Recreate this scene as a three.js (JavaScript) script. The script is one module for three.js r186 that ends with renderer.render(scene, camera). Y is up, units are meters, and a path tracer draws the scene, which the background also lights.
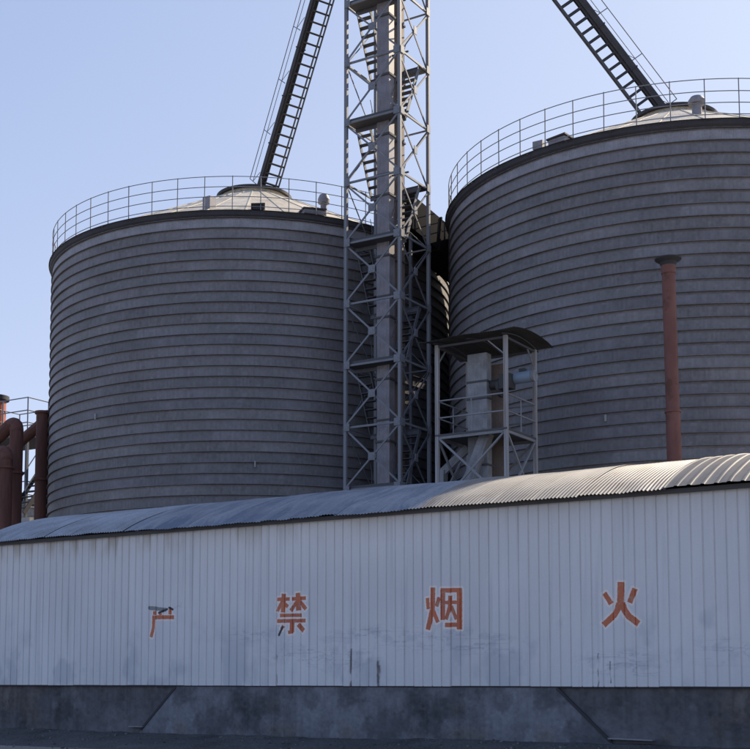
import * as THREE from 'three';
import { mergeGeometries } from 'three/addons/utils/BufferGeometryUtils.js';

// ---------------------------------------------------------------- camera, sky, sun, exposure
// Site axes: x runs along the shed wall and the row of silos, z points from the silos across the shed to the yard, y is up, metres.
const scene = new THREE.Scene();
const camera = new THREE.PerspectiveCamera(32.13, 750 / 749, 0.1, 6000);
camera.position.set(14.76, 1.45, 44.71);
{
  const yaw = THREE.MathUtils.degToRad(31.66), pitch = THREE.MathUtils.degToRad(5);
  camera.lookAt(14.76 - Math.sin(yaw) * Math.cos(pitch), 1.45 + Math.sin(pitch), 44.71 - Math.cos(yaw) * Math.cos(pitch));
  camera.setViewOffset(750, 749, 0, -191.8, 750, 749);       // the photograph is the upper part of a wider picture
}
const SUN_EL = THREE.MathUtils.degToRad(36.5), SUN_PHI = THREE.MathUtils.degToRad(75);
const sunDir = new THREE.Vector3(Math.cos(SUN_PHI) * Math.cos(SUN_EL), Math.sin(SUN_EL), -Math.sin(SUN_PHI) * Math.cos(SUN_EL));
{
  const W = 1024, H = 512, data = new Float32Array(W * H * 4);
  const low = [0.545, 0.635, 0.815], high = [0.045, 0.140, 0.400], v = new THREE.Vector3();
  for (let j = 0; j < H; j++) for (let i = 0; i < W; i++) {
    const el = ((j + 0.5) / H - 0.5) * Math.PI, az = ((i + 0.5) / W - 0.5) * 2 * Math.PI;
    v.set(Math.cos(az) * Math.cos(el), Math.sin(el), Math.sin(az) * Math.cos(el));
    const g = Math.acos(THREE.MathUtils.clamp(v.dot(sunDir), -1, 1));
    const t = Math.exp(-Math.max(el, 0) / 0.38), glow = 0.84 * Math.exp(-g / 0.48) + 0.008;
    const o = (j * W + i) * 4;
    for (let c = 0; c < 3; c++) data[o + c] = high[c] + (low[c] - high[c]) * t + glow * [1, 0.93, 0.74][c];
    data[o + 3] = 1;
  }
  const sky = new THREE.DataTexture(data, W, H, THREE.RGBAFormat, THREE.FloatType);
  sky.mapping = THREE.EquirectangularReflectionMapping; sky.magFilter = THREE.LinearFilter; sky.needsUpdate = true;
  scene.background = sky; scene.environment = sky;
}
const sun = new THREE.DirectionalLight(new THREE.Color().setRGB(1, 0.855, 0.66), 4.9);
sun.position.copy(sunDir).multiplyScalar(140).add(new THREE.Vector3(-5, 5, 10));
sun.target.position.set(-5, 5, 10);
sun.castShadow = true; sun.shadow.mapSize.set(4096, 4096);
Object.assign(sun.shadow.camera, { left: -60, right: 60, top: 60, bottom: -60, near: 1, far: 400 });
scene.add(sun, sun.target);
const renderer = new THREE.WebGLRenderer({ antialias: true });
renderer.setSize(1024, 1023);
renderer.toneMapping = THREE.LinearToneMapping;
renderer.toneMappingExposure = 1.34;
renderer.shadowMap.enabled = true;

// ---------------------------------------------------------------- helpers
let seed = 20240611;
const rnd = () => { seed = (seed + 0x6d2b79f5) | 0; let t = Math.imul(seed ^ (seed >>> 15), 1 | seed); t = (t + Math.imul(t ^ (t >>> 7), 61 | t)) ^ t; return ((t ^ (t >>> 14)) >>> 0) / 4294967296; };
const rr = (a, b) => a + (b - a) * rnd();
const clamp = (x, a = 0, b = 1) => Math.min(b, Math.max(a, x));
const smooth = (a, b, x) => { const t = clamp((x - a) / (b - a)); return t * t * (3 - 2 * t); };
const hash = (x, y, s) => { let h = Math.imul(x | 0, 374761393) + Math.imul(y | 0, 668265263) + Math.imul(s | 0, 1442695041); h = Math.imul(h ^ (h >>> 13), 1274126177); return ((h ^ (h >>> 16)) >>> 0) / 4294967296; };
const mod = (a, n) => ((a % n) + n) % n;
function vnoise(x, y, s, px = 1 << 20, py = 1 << 20) {      // value noise, periodic in px, py cells
  const xi = Math.floor(x), yi = Math.floor(y), fx = x - xi, fy = y - yi, ux = fx * fx * (3 - 2 * fx), uy = fy * fy * (3 - 2 * fy);
  const a = hash(mod(xi, px), mod(yi, py), s), b = hash(mod(xi + 1, px), mod(yi, py), s), c = hash(mod(xi, px), mod(yi + 1, py), s), d = hash(mod(xi + 1, px), mod(yi + 1, py), s);
  return a + (b - a) * ux + (c - a) * uy + (a - b - c + d) * ux * uy;
}
function fbm(x, y, s, oct = 4, px = 1 << 20, py = 1 << 20) {
  let v = 0, a = 0.5, n = 0;
  for (let o = 0; o < oct; o++) { v += a * vnoise(x, y, s + o * 17, px, py); n += a; a *= 0.5; x *= 2; y *= 2; px *= 2; py *= 2; }
  return v / n;
}
const enc = (c) => Math.round(255 * clamp(c <= 0.0031308 ? c * 12.92 : 1.055 * Math.pow(c, 1 / 2.4) - 0.055));
function texture(w, h, fn, srgb = true) {                   // fn(u, v) gives linear rgb (or grey for data maps)
  const data = new Uint8Array(w * h * 4);
  for (let j = 0; j < h; j++) for (let i = 0; i < w; i++) {
    const c = fn((i + 0.5) / w, (j + 0.5) / h), o = (j * w + i) * 4;
    for (let k = 0; k < 3; k++) { const q = typeof c === 'number' ? c : c[k]; data[o + k] = srgb ? enc(q) : Math.round(255 * clamp(q)); }
    data[o + 3] = 255;
  }
  const t = new THREE.DataTexture(data, w, h, THREE.RGBAFormat);
  t.colorSpace = srgb ? THREE.SRGBColorSpace : THREE.NoColorSpace;
  t.wrapS = t.wrapT = THREE.RepeatWrapping; t.magFilter = THREE.LinearFilter; t.minFilter = THREE.LinearMipmapLinearFilter; t.generateMipmaps = true; t.needsUpdate = true;
  return t;
}
function rep(t, x, y, ox = 0, oy = 0) { const c = t.clone(); c.repeat.set(x, y); c.offset.set(ox, oy); c.needsUpdate = true; return c; }
const mix3 = (a, b, t) => [a[0] + (b[0] - a[0]) * t, a[1] + (b[1] - a[1]) * t, a[2] + (b[2] - a[2]) * t];
const mat = (rgb, o = {}) => new THREE.MeshStandardMaterial({ color: new THREE.Color().setRGB(...rgb), roughness: 0.7, metalness: 0, side: THREE.DoubleSide, ...o });

const taken = new Map();
function numbered(name) { const k = taken.get(name) || 0; taken.set(name, k + 1); return k ? name + '_' + String(k).padStart(3, '0') : name; }
function thing(name, label, category, pos = [0, 0, 0], group) {
  const g = new THREE.Group(); g.name = numbered(name); g.position.set(...pos); g.userData = { label, category };
  if (group) g.userData.group = group;
  scene.add(g); return g;
}
function part(parent, name, geo, m, pos) {
  const o = new THREE.Mesh(geo, m); o.name = name; o.castShadow = o.receiveShadow = true;
  if (pos) o.position.set(...pos);
  parent.add(o); return o;
}
function structure(name, geo, m) { const o = part(scene, numbered(name), geo, m); o.userData = { kind: 'structure' }; return o; }
const unitBox = new THREE.BoxGeometry(1, 1, 1), unitTube = new THREE.CylinderGeometry(1, 1, 1, 10, 1, true).rotateX(Math.PI / 2), Z = new THREE.Vector3(0, 0, 1);
const V = (a) => new THREE.Vector3(...a);
function bar(parent, name, a, b, w, h, m, up) {             // box section from a to b
  const A = V(a), B = V(b), o = part(parent, name, unitBox, m), dir = B.clone().sub(A), L = dir.length();
  dir.normalize();
  const u = up ? V(up) : (Math.abs(dir.y) > 0.99 ? new THREE.Vector3(0, 0, 1) : new THREE.Vector3(0, 1, 0));
  const sx = new THREE.Vector3().crossVectors(u, dir).normalize(), sy = new THREE.Vector3().crossVectors(dir, sx);
  o.quaternion.setFromRotationMatrix(new THREE.Matrix4().makeBasis(sx, sy, dir));
  o.position.copy(A).add(B).multiplyScalar(0.5); o.scale.set(w, h, L); return o;
}
function tube(parent, name, a, b, r, m) {
  const A = V(a), B = V(b), o = part(parent, name, unitTube, m), dir = B.clone().sub(A), L = dir.length();
  o.quaternion.setFromUnitVectors(Z, dir.normalize()); o.position.copy(A).add(B).multiplyScalar(0.5); o.scale.set(r, r, L); return o;
}
function mbox(w, h, d, cut = 0) {                            // box, uv in metres, base at y = 0
  const g = new THREE.BoxGeometry(w, h, d).translate(0, h / 2, 0), p = g.attributes.position, n = g.attributes.normal, uv = g.attributes.uv;
  for (let i = 0; i < p.count; i++) uv.setXY(i, Math.abs(n.getX(i)) > 0.5 ? p.getZ(i) : p.getX(i), Math.abs(n.getY(i)) > 0.5 ? p.getZ(i) : p.getY(i));
  return g;
}
function revolve(profile, seg, uvm = true) {                 // [r, y] pairs; hard creases along the profile, smooth around; uv in metres
  const P = [], N = [], U = [], I = []; let v0 = 0;
  for (let k = 0; k + 1 < profile.length; k++) {
    const [r0, y0] = profile[k], [r1, y1] = profile[k + 1], L = Math.hypot(r1 - r0, y1 - y0) || 1e-6, nr = (y1 - y0) / L, ny = -(r1 - r0) / L, base = P.length / 3;
    for (let i = 0; i <= seg; i++) {
      const a = (i / seg) * Math.PI * 2, c = Math.cos(a), s = Math.sin(a);
      P.push(r0 * c, y0, -r0 * s, r1 * c, y1, -r1 * s); N.push(nr * c, ny, -nr * s, nr * c, ny, -nr * s);
      const ru = Math.max(r0, r1); U.push(a * ru, v0, a * ru, v0 + L);
      if (i < seg) { const q = base + i * 2; I.push(q, q + 2, q + 1, q + 1, q + 2, q + 3); }
    }
    v0 += L;
  }
  const g = new THREE.BufferGeometry();
  g.setAttribute('position', new THREE.Float32BufferAttribute(P, 3)); g.setAttribute('normal', new THREE.Float32BufferAttribute(N, 3)); g.setAttribute('uv', new THREE.Float32BufferAttribute(U, 2)); g.setIndex(I);
  return g;
}
function quads(list) {                                       // list of [a, b, c, d] corners with optional uvs
  const P = [], U = [], I = [];
  list.forEach(([a, b, c, d, uv], k) => { P.push(...a, ...b, ...c, ...d); U.push(...(uv || [a[0], a[1], b[0], b[1], c[0], c[1], d[0], d[1]])); I.push(k * 4, k * 4 + 1, k * 4 + 2, k * 4, k * 4 + 2, k * 4 + 3); });
  const g = new THREE.BufferGeometry(); g.setAttribute('position', new THREE.Float32BufferAttribute(P, 3)); g.setAttribute('uv', new THREE.Float32BufferAttribute(U, 2)); g.setIndex(I); g.computeVertexNormals(); return g;
}

// ---------------------------------------------------------------- procedural surfaces
const T = {};
T.metal = texture(1024, 1024, (u, v) => {                    // 8 m of weathered galvanised sheet: blotches, spangle, streaks
  const big = fbm(u * 6, v * 6, 3, 5, 6, 6), fine = fbm(u * 96, v * 96, 5, 3, 96, 96), streak = fbm(u * 128, v * 5, 8, 3, 128, 5), pale = smooth(0.70, 0.86, fbm(u * 22, v * 22, 12, 4, 22, 22));
  const q = 0.62 + 0.42 * (big - 0.5) + 0.22 * (fine - 0.5) + 0.22 * (streak - 0.5) + 0.16 * pale;
  return [q, q * 0.99, q * (0.98 + 0.05 * (big - 0.5))];
});
T.metalRough = texture(512, 512, (u, v) => 0.55 + 0.5 * (fbm(u * 10, v * 10, 31, 4, 10, 10) - 0.5), false);
T.rust = texture(512, 512, (u, v) => {
  const a = fbm(u * 8, v * 8, 41, 5, 8, 8), b = fbm(u * 40, v * 40, 43, 3, 40, 40);
  return mix3([0.085, 0.036, 0.027], [0.175, 0.075, 0.052], clamp(0.5 + 1.5 * (a - 0.5) + 0.8 * (b - 0.5)));
});
T.concrete = texture(1024, 1024, (u, v) => {                 // 6 m of stained cement render
  const a = fbm(u * 5, v * 5, 51, 6, 5, 5), b = fbm(u * 70, v * 70, 53, 3, 70, 70), run = fbm(u * 60, v * 3, 57, 3, 60, 3);
  const dark = smooth(0.52, 0.72, fbm(u * 9, v * 9, 59, 5, 9, 9)), white = smooth(0.66, 0.74, fbm(u * 14, v * 14, 61, 5, 14, 14)), warm = smooth(0.60, 0.75, fbm(u * 7, v * 7, 66, 4, 7, 7));
  let q = 0.62 + 0.75 * (a - 0.5) + 0.30 * (b - 0.5) + 0.22 * (run - 0.5); q *= 1 - 0.36 * dark; q += 0.15 * white;
  return [q * (1 + 0.08 * warm), q, q * (1 - 0.10 * warm)];
});
T.concreteBump = texture(512, 512, (u, v) => fbm(u * 30, v * 30, 71, 5, 30, 30), false);
T.dirt = texture(1024, 1024, (u, v) => {
  const a = fbm(u * 8, v * 8, 81, 6, 8, 8), b = fbm(u * 128, v * 128, 83, 3, 128, 128), q = 0.5 + 0.8 * (a - 0.5) + 0.7 * (b - 0.5);
  return mix3([0.030, 0.028, 0.028], [0.125, 0.118, 0.112], clamp(q));
});
T.dirtBump = texture(512, 512, (u, v) => fbm(u * 60, v * 60, 91, 4, 60, 60), false);

const M = {};
M.band = [0, 1, 2, 3, 4].map((k) => mat([[0.300, 0.286, 0.293], [0.280, 0.270, 0.280], [0.318, 0.303, 0.305], [0.262, 0.254, 0.269], [0.292, 0.285, 0.294]][k], { map: rep(T.metal, 1 / 8, 1 / 8, 0.17 * k, 0.23 * k), roughness: 0.62, metalness: 0.15 }));
M.bandTop = mat([0.44, 0.43, 0.45], { map: rep(T.metal, 1 / 2.5, 1 / 2.5), roughness: 0.6 });
M.eave = mat([0.075, 0.07, 0.075], { map: rep(T.metal, 1 / 4, 1 / 4), roughness: 0.8 });
M.cone = [0, 1, 2].map((k) => mat([0.98 - 0.03 * k, 0.88 - 0.03 * k, 0.68 - 0.02 * k], { map: rep(T.metal, 0.25, 0.25, 0.3 * k, 0.2 * k), roughness: 0.55 }));
M.rail = mat([0.22, 0.23, 0.25], { roughness: 0.6 });
M.tower = mat([0.31, 0.325, 0.355], { map: rep(T.metal, 1, 1), roughness: 0.6 });
M.towerDull = mat([0.20, 0.21, 0.24], { map: rep(T.metal, 1, 1), roughness: 0.65 });
M.deck = mat([0.085, 0.085, 0.09], { roughness: 0.8 });
M.casing = mat([0.40, 0.38, 0.41], { map: rep(T.metal, 0.5, 0.5), roughness: 0.55 });
M.casingOld = mat([0.33, 0.25, 0.20], { map: rep(T.metal, 0.5, 0.5, 0.3, 0.1), roughness: 0.7 });
M.black = mat([0.04, 0.04, 0.045], { roughness: 0.75 });
M.duct = mat([0.085, 0.075, 0.072], { map: rep(T.metal, 0.5, 0.5), roughness: 0.7 });
M.rust = mat([1, 1, 1], { map: rep(T.rust, 0.6, 0.6), roughness: 0.85 });
M.redPipe = mat([0.62, 0.62, 0.58], { map: rep(texture(512, 512, (u, v) => {
  const a = fbm(u * 6, v * 6, 141, 5, 6, 6), b = fbm(u * 50, v * 8, 143, 3, 50, 8), s = smooth(0.58, 0.74, fbm(u * 12, v * 9, 145, 4, 12, 9));
  return mix3(mix3([0.26, 0.105, 0.085], [0.36, 0.16, 0.13], clamp(a * 1.3 - 0.2 + 0.5 * (b - 0.5))), [0.20, 0.085, 0.06], s);
}), 0.3, 0.3), roughness: 0.8 });
M.white = mat([0.62, 0.62, 0.60], { map: rep(T.metal, 0.5, 0.5), roughness: 0.6 });
M.paleSteel = mat([0.40, 0.41, 0.42], { map: rep(T.metal, 0.7, 0.7), roughness: 0.6 });
M.paleRust = mat([0.30, 0.20, 0.13], { map: rep(T.metal, 1, 1), roughness: 0.8 });
M.postPaint = mat([1, 1, 1], { map: texture(256, 256, (u, v) => {
  const a = fbm(u * 9, v * 9, 151, 4, 9, 9), b = smooth(0.50, 0.62, fbm(u * 5, v * 5, 153, 4, 5, 5));
  return mix3(mix3([0.30, 0.305, 0.31], [0.44, 0.44, 0.43], clamp(a * 1.4 - 0.2)), [0.20, 0.13, 0.085], 0.75 * b);
}), roughness: 0.75 });
M.motor = mat([0.22, 0.29, 0.36], { roughness: 0.5 });
M.gear = mat([0.05, 0.05, 0.05], { roughness: 0.7 });
M.concrete = mat([0.215, 0.212, 0.222], { map: rep(T.concrete, 1 / 6, 1 / 6), bumpMap: rep(T.concreteBump, 0.5, 0.5), bumpScale: 0.012, roughness: 0.92 });
M.render = mat([0.255, 0.265, 0.285], { map: rep(T.concrete, 1 / 4.4, 1 / 4.4, 0.37, 0.21), bumpMap: rep(T.concreteBump, 0.5, 0.5), bumpScale: 0.010, roughness: 0.9 });
M.yard = mat([2.3, 2.2, 2.05].map((c) => c * 0.4), { map: rep(texture(1024, 1024, (u, v) => {
  const a = fbm(u * 8, v * 8, 181, 6, 8, 8), b = fbm(u * 128, v * 128, 183, 3, 128, 128);
  return mix3([0.16, 0.155, 0.15], [0.34, 0.33, 0.31], clamp(0.5 + 0.8 * (a - 0.5) + 0.6 * (b - 0.5)));
}), 1 / 7, 1 / 7), bumpMap: rep(T.dirtBump, 0.5, 0.5), bumpScale: 0.015, roughness: 0.95 });
M.dirt = mat([1, 1, 1], { map: rep(T.dirt, 1 / 5, 1 / 5), bumpMap: rep(T.dirtBump, 0.5, 0.5), bumpScale: 0.03, roughness: 1 });

// ---------------------------------------------------------------- ground
const bermHeight = (x, z) => {                               // loose earth banked against the foot of the shed
  const f = clamp(1 - Math.max(0, z - 22.3) / 1.7);
  if (z < 21.5 || f <= 0) return 0;
  return f * (0.27 + 0.02 * x / 10 + 0.10 * (fbm(x * 0.5 + 40, z * 0.8, 5, 4) - 0.5)) + 0.05 * (fbm(x * 3 + 9, z * 3, 7, 3) - 0.5) * f;
};
{
  const g0 = new THREE.PlaneGeometry(5000, 5000, 10, 10).rotateX(-Math.PI / 2), gp = g0.attributes.position;
  for (let i = 0; i < gp.count; i++) g0.attributes.uv.setXY(i, gp.getX(i), gp.getZ(i));
  structure('ground', g0, M.yard);
  const P = [], U = [], I = [], nx = 250, nz = 22;
  for (let j = 0; j <= nz; j++) for (let i = 0; i <= nx; i++) { const x = -15 + 32 * i / nx, z = 22.05 + 2.2 * j / nz; P.push(x, bermHeight(x, z) - (j === nz ? 0.03 : -0.006), z); U.push(x, z); }
  for (let j = 0; j < nz; j++) for (let i = 0; i < nx; i++) { const a = j * (nx + 1) + i, b = a + nx + 1; I.push(a, b, a + 1, a + 1, b, b + 1); }
  const g = new THREE.BufferGeometry(); g.setAttribute('position', new THREE.Float32BufferAttribute(P, 3)); g.setAttribute('uv', new THREE.Float32BufferAttribute(U, 2)); g.setIndex(I); g.computeVertexNormals();
  structure('earth_bank', g, M.dirt);
}

// ---------------------------------------------------------------- silos
const R = 8.2, PITCH = 0.385, BANDS = 46, Y0 = 0.24, RIM = Y0 + BANDS * PITCH;      // 17.95
const CONE0 = [R + 0.14, RIM + 0.16], CONE1 = [1.42, 21.55];
const coneY = (r) => CONE0[1] + (CONE0[0] - r) / (CONE0[0] - CONE1[0]) * (CONE1[1] - CONE0[1]);
const G = {};
G.band = revolve([[R, 0], [R, PITCH - 0.095], [R - 0.034, PITCH - 0.088], [R - 0.034, PITCH - 0.022], [R + 0.048, PITCH - 0.018], [R + 0.048, PITCH - 0.001], [R, PITCH]], 144);
G.rail = new THREE.TorusGeometry(R + 0.02, 0.015, 5, 144).rotateX(Math.PI / 2);
G.post = new THREE.CylinderGeometry(0.018, 0.018, 1.28, 6).translate(0, 0.64, 0);
const NP = 36;
G.conePanel = (() => {                                       // one radial roof sheet with a standing seam on one side
  const a = Math.PI / NP * 0.985, [r0, y0] = CONE0, [r1, y1] = CONE1, p = (r, y, t) => [r * Math.sin(t), y, r * Math.cos(t)];
  const L = quads([[p(r0, y0, -a), p(r0, y0, a), p(r1, y1, a), p(r1, y1, -a), [0, 0, 1.4, 0, 0.8, 7.6, 0.6, 7.6]]]);
  const e = 0.018 / 4, s = 0.022, seam = (t) => { const w = 0.02; return [[r0, y0], [r1, y1]].map(([r, y]) => { const dx = w / r; return [p(r, y, t - dx), p(r, y + s, t - dx), p(r, y + s, t + dx), p(r, y, t + dx)]; }); };
  const [A, B] = seam(a);
  const S = quads([[A[0], A[1], B[1], B[0]], [A[1], A[2], B[2], B[1]], [A[2], A[3], B[3], B[2]]]);
  return mergeGeometries([L, S]);
})();
function ventMushroom(g, x, y, z, m, r = 0.24, h = 0.75) {
  part(g, 'vent', revolve([[r * 0.72, -0.3], [r * 0.72, h * 0.6], [r * 1.25, h * 0.58], [r * 1.3, h * 0.78], [r * 0.9, h], [0.001, h * 1.04]], 16), m, [x, y, z]);
}
function silo(label, x, z, extras) {
  const g = thing('grain_silo', label, 'silo', [x, 0, z], 'grain silos');
  part(g, 'foundation', revolve([[R + 0.5, 0], [R + 0.5, 0.22], [R - 0.05, 0.24]], 96), M.concrete);
  for (let k = 0; k < BANDS; k++) {
    const o = part(g, 'shell_band', G.band, k === BANDS - 1 ? M.bandTop : M.band[Math.floor(rnd() * 5)], [0, Y0 + k * PITCH, 0]);
    o.rotation.y = rnd() * 6.283; o.scale.set(1 + rr(-0.0006, 0.0006), 1, 1 + rr(-0.0006, 0.0006));
  }
  part(g, 'eave', revolve([[R + 0.02, RIM - 0.04], [R + 0.10, RIM + 0.05], [R + 0.12, RIM + 0.20], [R + 0.16, RIM + 0.21], [R - 0.3, RIM + 0.30]], 144), M.eave);
  for (let k = 0; k < NP; k++) { const o = part(g, 'roof_panel', G.conePanel, M.cone[k % 3]); o.rotation.y = (k / NP) * Math.PI * 2; o.position.y = 0.006 * (k % 2); }
  part(g, 'roof_collar', revolve([[CONE1[0] + 0.02, CONE1[1] - 0.2], [CONE1[0] + 0.02, CONE1[1] + 0.10], [CONE1[0] - 0.1, CONE1[1] + 0.12]], 48), M.cone[1]);
  part(g, 'roof_cap', revolve([[CONE1[0] - 0.02, CONE1[1] + 0.10], [CONE1[0] + 0.16, CONE1[1] + 0.09], [CONE1[0] + 0.17, CONE1[1] + 0.20], [1.0, CONE1[1] + 0.40], [0.5, CONE1[1] + 0.50], [0.001, CONE1[1] + 0.53]], 48), M.duct);
  const rail = new THREE.Group(); rail.name = 'guardrail'; g.add(rail);
  const n = 51, yb = RIM + 0.22;
  for (const h of [0.16, 0.52, 0.88, 1.26]) part(rail, 'rail', G.rail, M.rail, [0, yb + h, 0]);
  for (let k = 0; k < n; k++) { const a = (k / n) * Math.PI * 2 + 0.06, o = part(rail, 'post', G.post, M.rail, [(R + 0.02) * Math.sin(a), yb, (R + 0.02) * Math.cos(a)]); o.rotation.set(rr(-0.012, 0.012), 0, rr(-0.012, 0.012)); }
  extras(g);
  return g;
}
const hatch = (g, x, z, w, ry, m) => { const r = Math.hypot(x, z), o = part(g, 'roof_hatch', mbox(w, 0.16, 0.5), m, [x, coneY(r) - 0.06, z]); o.rotation.y = ry; const l = part(o, 'lid', mbox(w + 0.1, 0.05, 0.6), M.duct, [0, 0.165, 0]); l.rotation.z = 0.06; };
silo('dark grey ribbed steel silo standing left of the lattice tower', -17.62, 1.92, (g) => {
  part(g, 'vent_box', mbox(0.34, 0.52, 0.34), M.casing, [3.1, coneY(7.5) - 0.1, 6.8]);
  ventMushroom(g, 6.3, coneY(7.5), 4.1, M.casing, 0.17, 0.75);
  hatch(g, 6.25, 4.75, 0.8, 0.95, M.casing);
  hatch(g, 4.9, 6.25, 0.4, 0.65, M.black);
  for (const [a, y] of [[-0.12, 10.95], [0.66, 8.9]]) { const o = part(g, 'bracket_plate', mbox(0.05, 0.22, 0.04), M.white, [(R + 0.05) * Math.sin(a), y, (R + 0.05) * Math.cos(a)]); o.rotation.y = a; }
});
silo('dark grey ribbed steel silo rising behind the red stack', 0, 0, (g) => {
  ventMushroom(g, 2.2, coneY(4.85), 4.35, M.casing, 0.22, 0.55);
  hatch(g, -1.25, 7.5, 0.6, -0.15, M.casing);
  part(g, 'vent_box', mbox(0.34, 0.26, 0.34), M.casing, [-1.95, coneY(7.8), 7.55]);
  part(g, 'bracket_plate', mbox(0.16, 0.34, 0.05), M.white, [-0.2, 6.62, R + 0.06]);
  for (const [a, y] of [[0.05, 9.2], [-0.35, 11.8]]) { const o = part(g, 'bracket_plate', mbox(0.06, 0.2, 0.04), M.white, [(R + 0.05) * Math.sin(a), y, (R + 0.05) * Math.cos(a)]); o.rotation.y = a; }
});

silo('dark grey ribbed steel silo hidden behind the gap between the two front silos', -10.3, -13.05, () => {});

// ---------------------------------------------------------------- lattice tower
const TX = [-9.43, -7.24], TZ = [5.42, 7.42], BAY = 2.18, TB = 1.42, NBAY = 15, lvl = (k) => TB + BAY * k;
{
  const g = thing('elevator_tower', 'tall grey steel lattice tower with zigzag stairs between the two silos', 'tower', [-8.335, 0, 6.42]);
  const X = TX.map((x) => x + 8.335), ZZ = TZ.map((z) => z - 6.42), top = lvl(NBAY);
  for (const x of X) for (const z of ZZ) { bar(g, 'leg', [x, 0, z], [x, top, z], 0.112, 0.112, M.tower); part(g, 'base_plate', mbox(0.4, 0.05, 0.4), M.towerDull, [x, 0.002, z]); }
  const faces = [[[X[0], ZZ[1]], [X[1], ZZ[1]], [0, 0, 1]], [[X[1], ZZ[1]], [X[1], ZZ[0]], [1, 0, 0]], [[X[1], ZZ[0]], [X[0], ZZ[0]], [0, 0, -1]], [[X[0], ZZ[0]], [X[0], ZZ[1]], [-1, 0, 0]]];
  for (let k = 0; k < NBAY; k++) {
    const y0 = lvl(k), y1 = lvl(k + 1);
    faces.forEach(([a, b, n], f) => {
      const off = (q, e) => [q[0] + n[0] * e, q[1] + n[2] * e], A = off(a, 0.03), B = off(b, 0.03), C = off(a, -0.035), D = off(b, -0.035), w = 0.062;
      if (f < 2) bar(g, 'diagonal_brace', [A[0], y0 + 0.06, A[1]], [B[0], y1 - 0.06, B[1]], w, 0.03, f === 1 ? M.towerDull : M.tower, n);
      if (f < 2) bar(g, 'diagonal_brace', [C[0], y1 - 0.06, C[1]], [D[0], y0 + 0.06, D[1]], w, 0.03, f === 1 ? M.towerDull : M.tower, n);
      const m = off([(a[0] + b[0]) / 2, (a[1] + b[1]) / 2], f < 2 ? 0.06 : 0); if (f > 1) bar(g, 'diagonal_brace', [a[0], k % 2 ? y0 : y1, a[1]], [b[0], k % 2 ? y1 : y0, b[1]], 0.03, 0.03, M.towerDull); const gu = part(g, 'gusset_plate', unitBox, M.tower, [m[0], (y0 + y1) / 2, m[1]]);
      gu.scale.set(n[0] ? 0.024 : f < 2 ? 0.27 : 0.08, f < 2 ? 0.27 : 0.08, n[0] ? (f < 2 ? 0.2 : 0.08) : 0.024);
      bar(g, 'girt', [a[0], y1, a[1]], [b[0], y1, b[1]], 0.05, f < 2 ? 0.07 : 0.05, M.tower);
      for (const q of [a, b]) if (f < 2) { const c = off(q, 0.075), sg = q === a ? 1 : -1, e = [(b[0] - a[0]) ? sg * 0.09 : 0, (b[1] - a[1]) ? -0.09 * sg : 0], p2 = part(g, 'gusset_plate', unitBox, M.tower, [c[0] + Math.sign(b[0] - a[0]) * sg * 0.08, y1, c[1] + Math.sign(b[1] - a[1]) * sg * 0.08]); p2.scale.set(n[0] ? 0.015 : 0.24, 0.26, n[0] ? 0.24 : 0.015); }
    });
  }
  // landings: front ones on odd levels, rear ones between; a flight joins each to the next
  const flight = (x, zA, yA, zB, yB) => {                    // A is the lower end
    const s = new THREE.Group(); s.name = 'stair_flight'; g.add(s);
    for (const dx of [-0.27, 0.27]) bar(s, 'stringer', [x + dx, yA, zA], [x + dx, yB, zB], 0.03, 0.14, M.towerDull);
    for (let i = 1; i < 8; i++) { const t = i / 8, o = part(s, 'tread', unitBox, M.deck, [x, yA + (yB - yA) * t, zA + (zB - zA) * t]); o.scale.set(0.50, 0.03, 0.2); }
    for (const dx of [x < 0 ? 0.28 : -0.28]) {
      tube(s, 'handrail', [x + dx, yA + 0.95, zA], [x + dx, yB + 0.95, zB], 0.013, M.towerDull);
      for (const t of [0.12, 0.5, 0.88]) tube(s, 'baluster', [x + dx, yA + (yB - yA) * t, zA + (zB - zA) * t], [x + dx, yA + (yB - yA) * t + 0.95, zA + (zB - zA) * t], 0.010, M.towerDull);
    }
  };
  const landing = (k, front) => {
    const y = lvl(k), z = front ? ZZ[1] - 0.30 : ZZ[0] + 0.26, o = part(g, 'landing', mbox(2.06, 0.05, front ? 0.54 : 0.46), M.deck, [0, y - 0.03, z]);
    part(o, 'toe_board', mbox(2.06, 0.12, 0.012), M.deck, [0, 0.052, front ? 0.262 : -0.222]);
    part(o, 'edge_channel', mbox(2.06, 0.13, 0.05), M.towerDull, [0, -0.132, front ? -0.24 : 0.2]);
  };
  for (let k = 1; k <= NBAY; k++) landing(k, k % 2 === 1);
  for (let k = 1; k < NBAY; k++) {
    const odd = k % 2 === 1;                                  // from a front landing up: right side to the rear; from a rear landing up: left side to the front
    if (odd) flight(X[1] - 0.36, ZZ[1] - 0.58, lvl(k), ZZ[0] + 0.48, lvl(k + 1)); else flight(X[0] + 0.36, ZZ[0] + 0.48, lvl(k), ZZ[1] - 0.58, lvl(k + 1));
  }
  part(g, 'top_deck', mbox(2.9, 0.06, 2.7), M.deck, [0, top + 0.03, 0]);
  for (const h of [0.55, 1.1]) for (const [a, b] of [[[-1.4, -1.3], [1.4, -1.3]], [[1.4, -1.3], [1.4, 1.3]], [[1.4, 1.3], [-1.4, 1.3]], [[-1.4, 1.3], [-1.4, -1.3]]]) tube(g, 'top_rail', [a[0], top + h, a[1]], [b[0], top + h, b[1]], 0.02, M.rail);
  for (const x of [-1.4, 0, 1.4]) for (const z of [-1.3, 0, 1.3]) if (x || z) tube(g, 'top_post', [x, top + 0.06, z], [x, top + 1.12, z], 0.02, M.rail);
}
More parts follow.
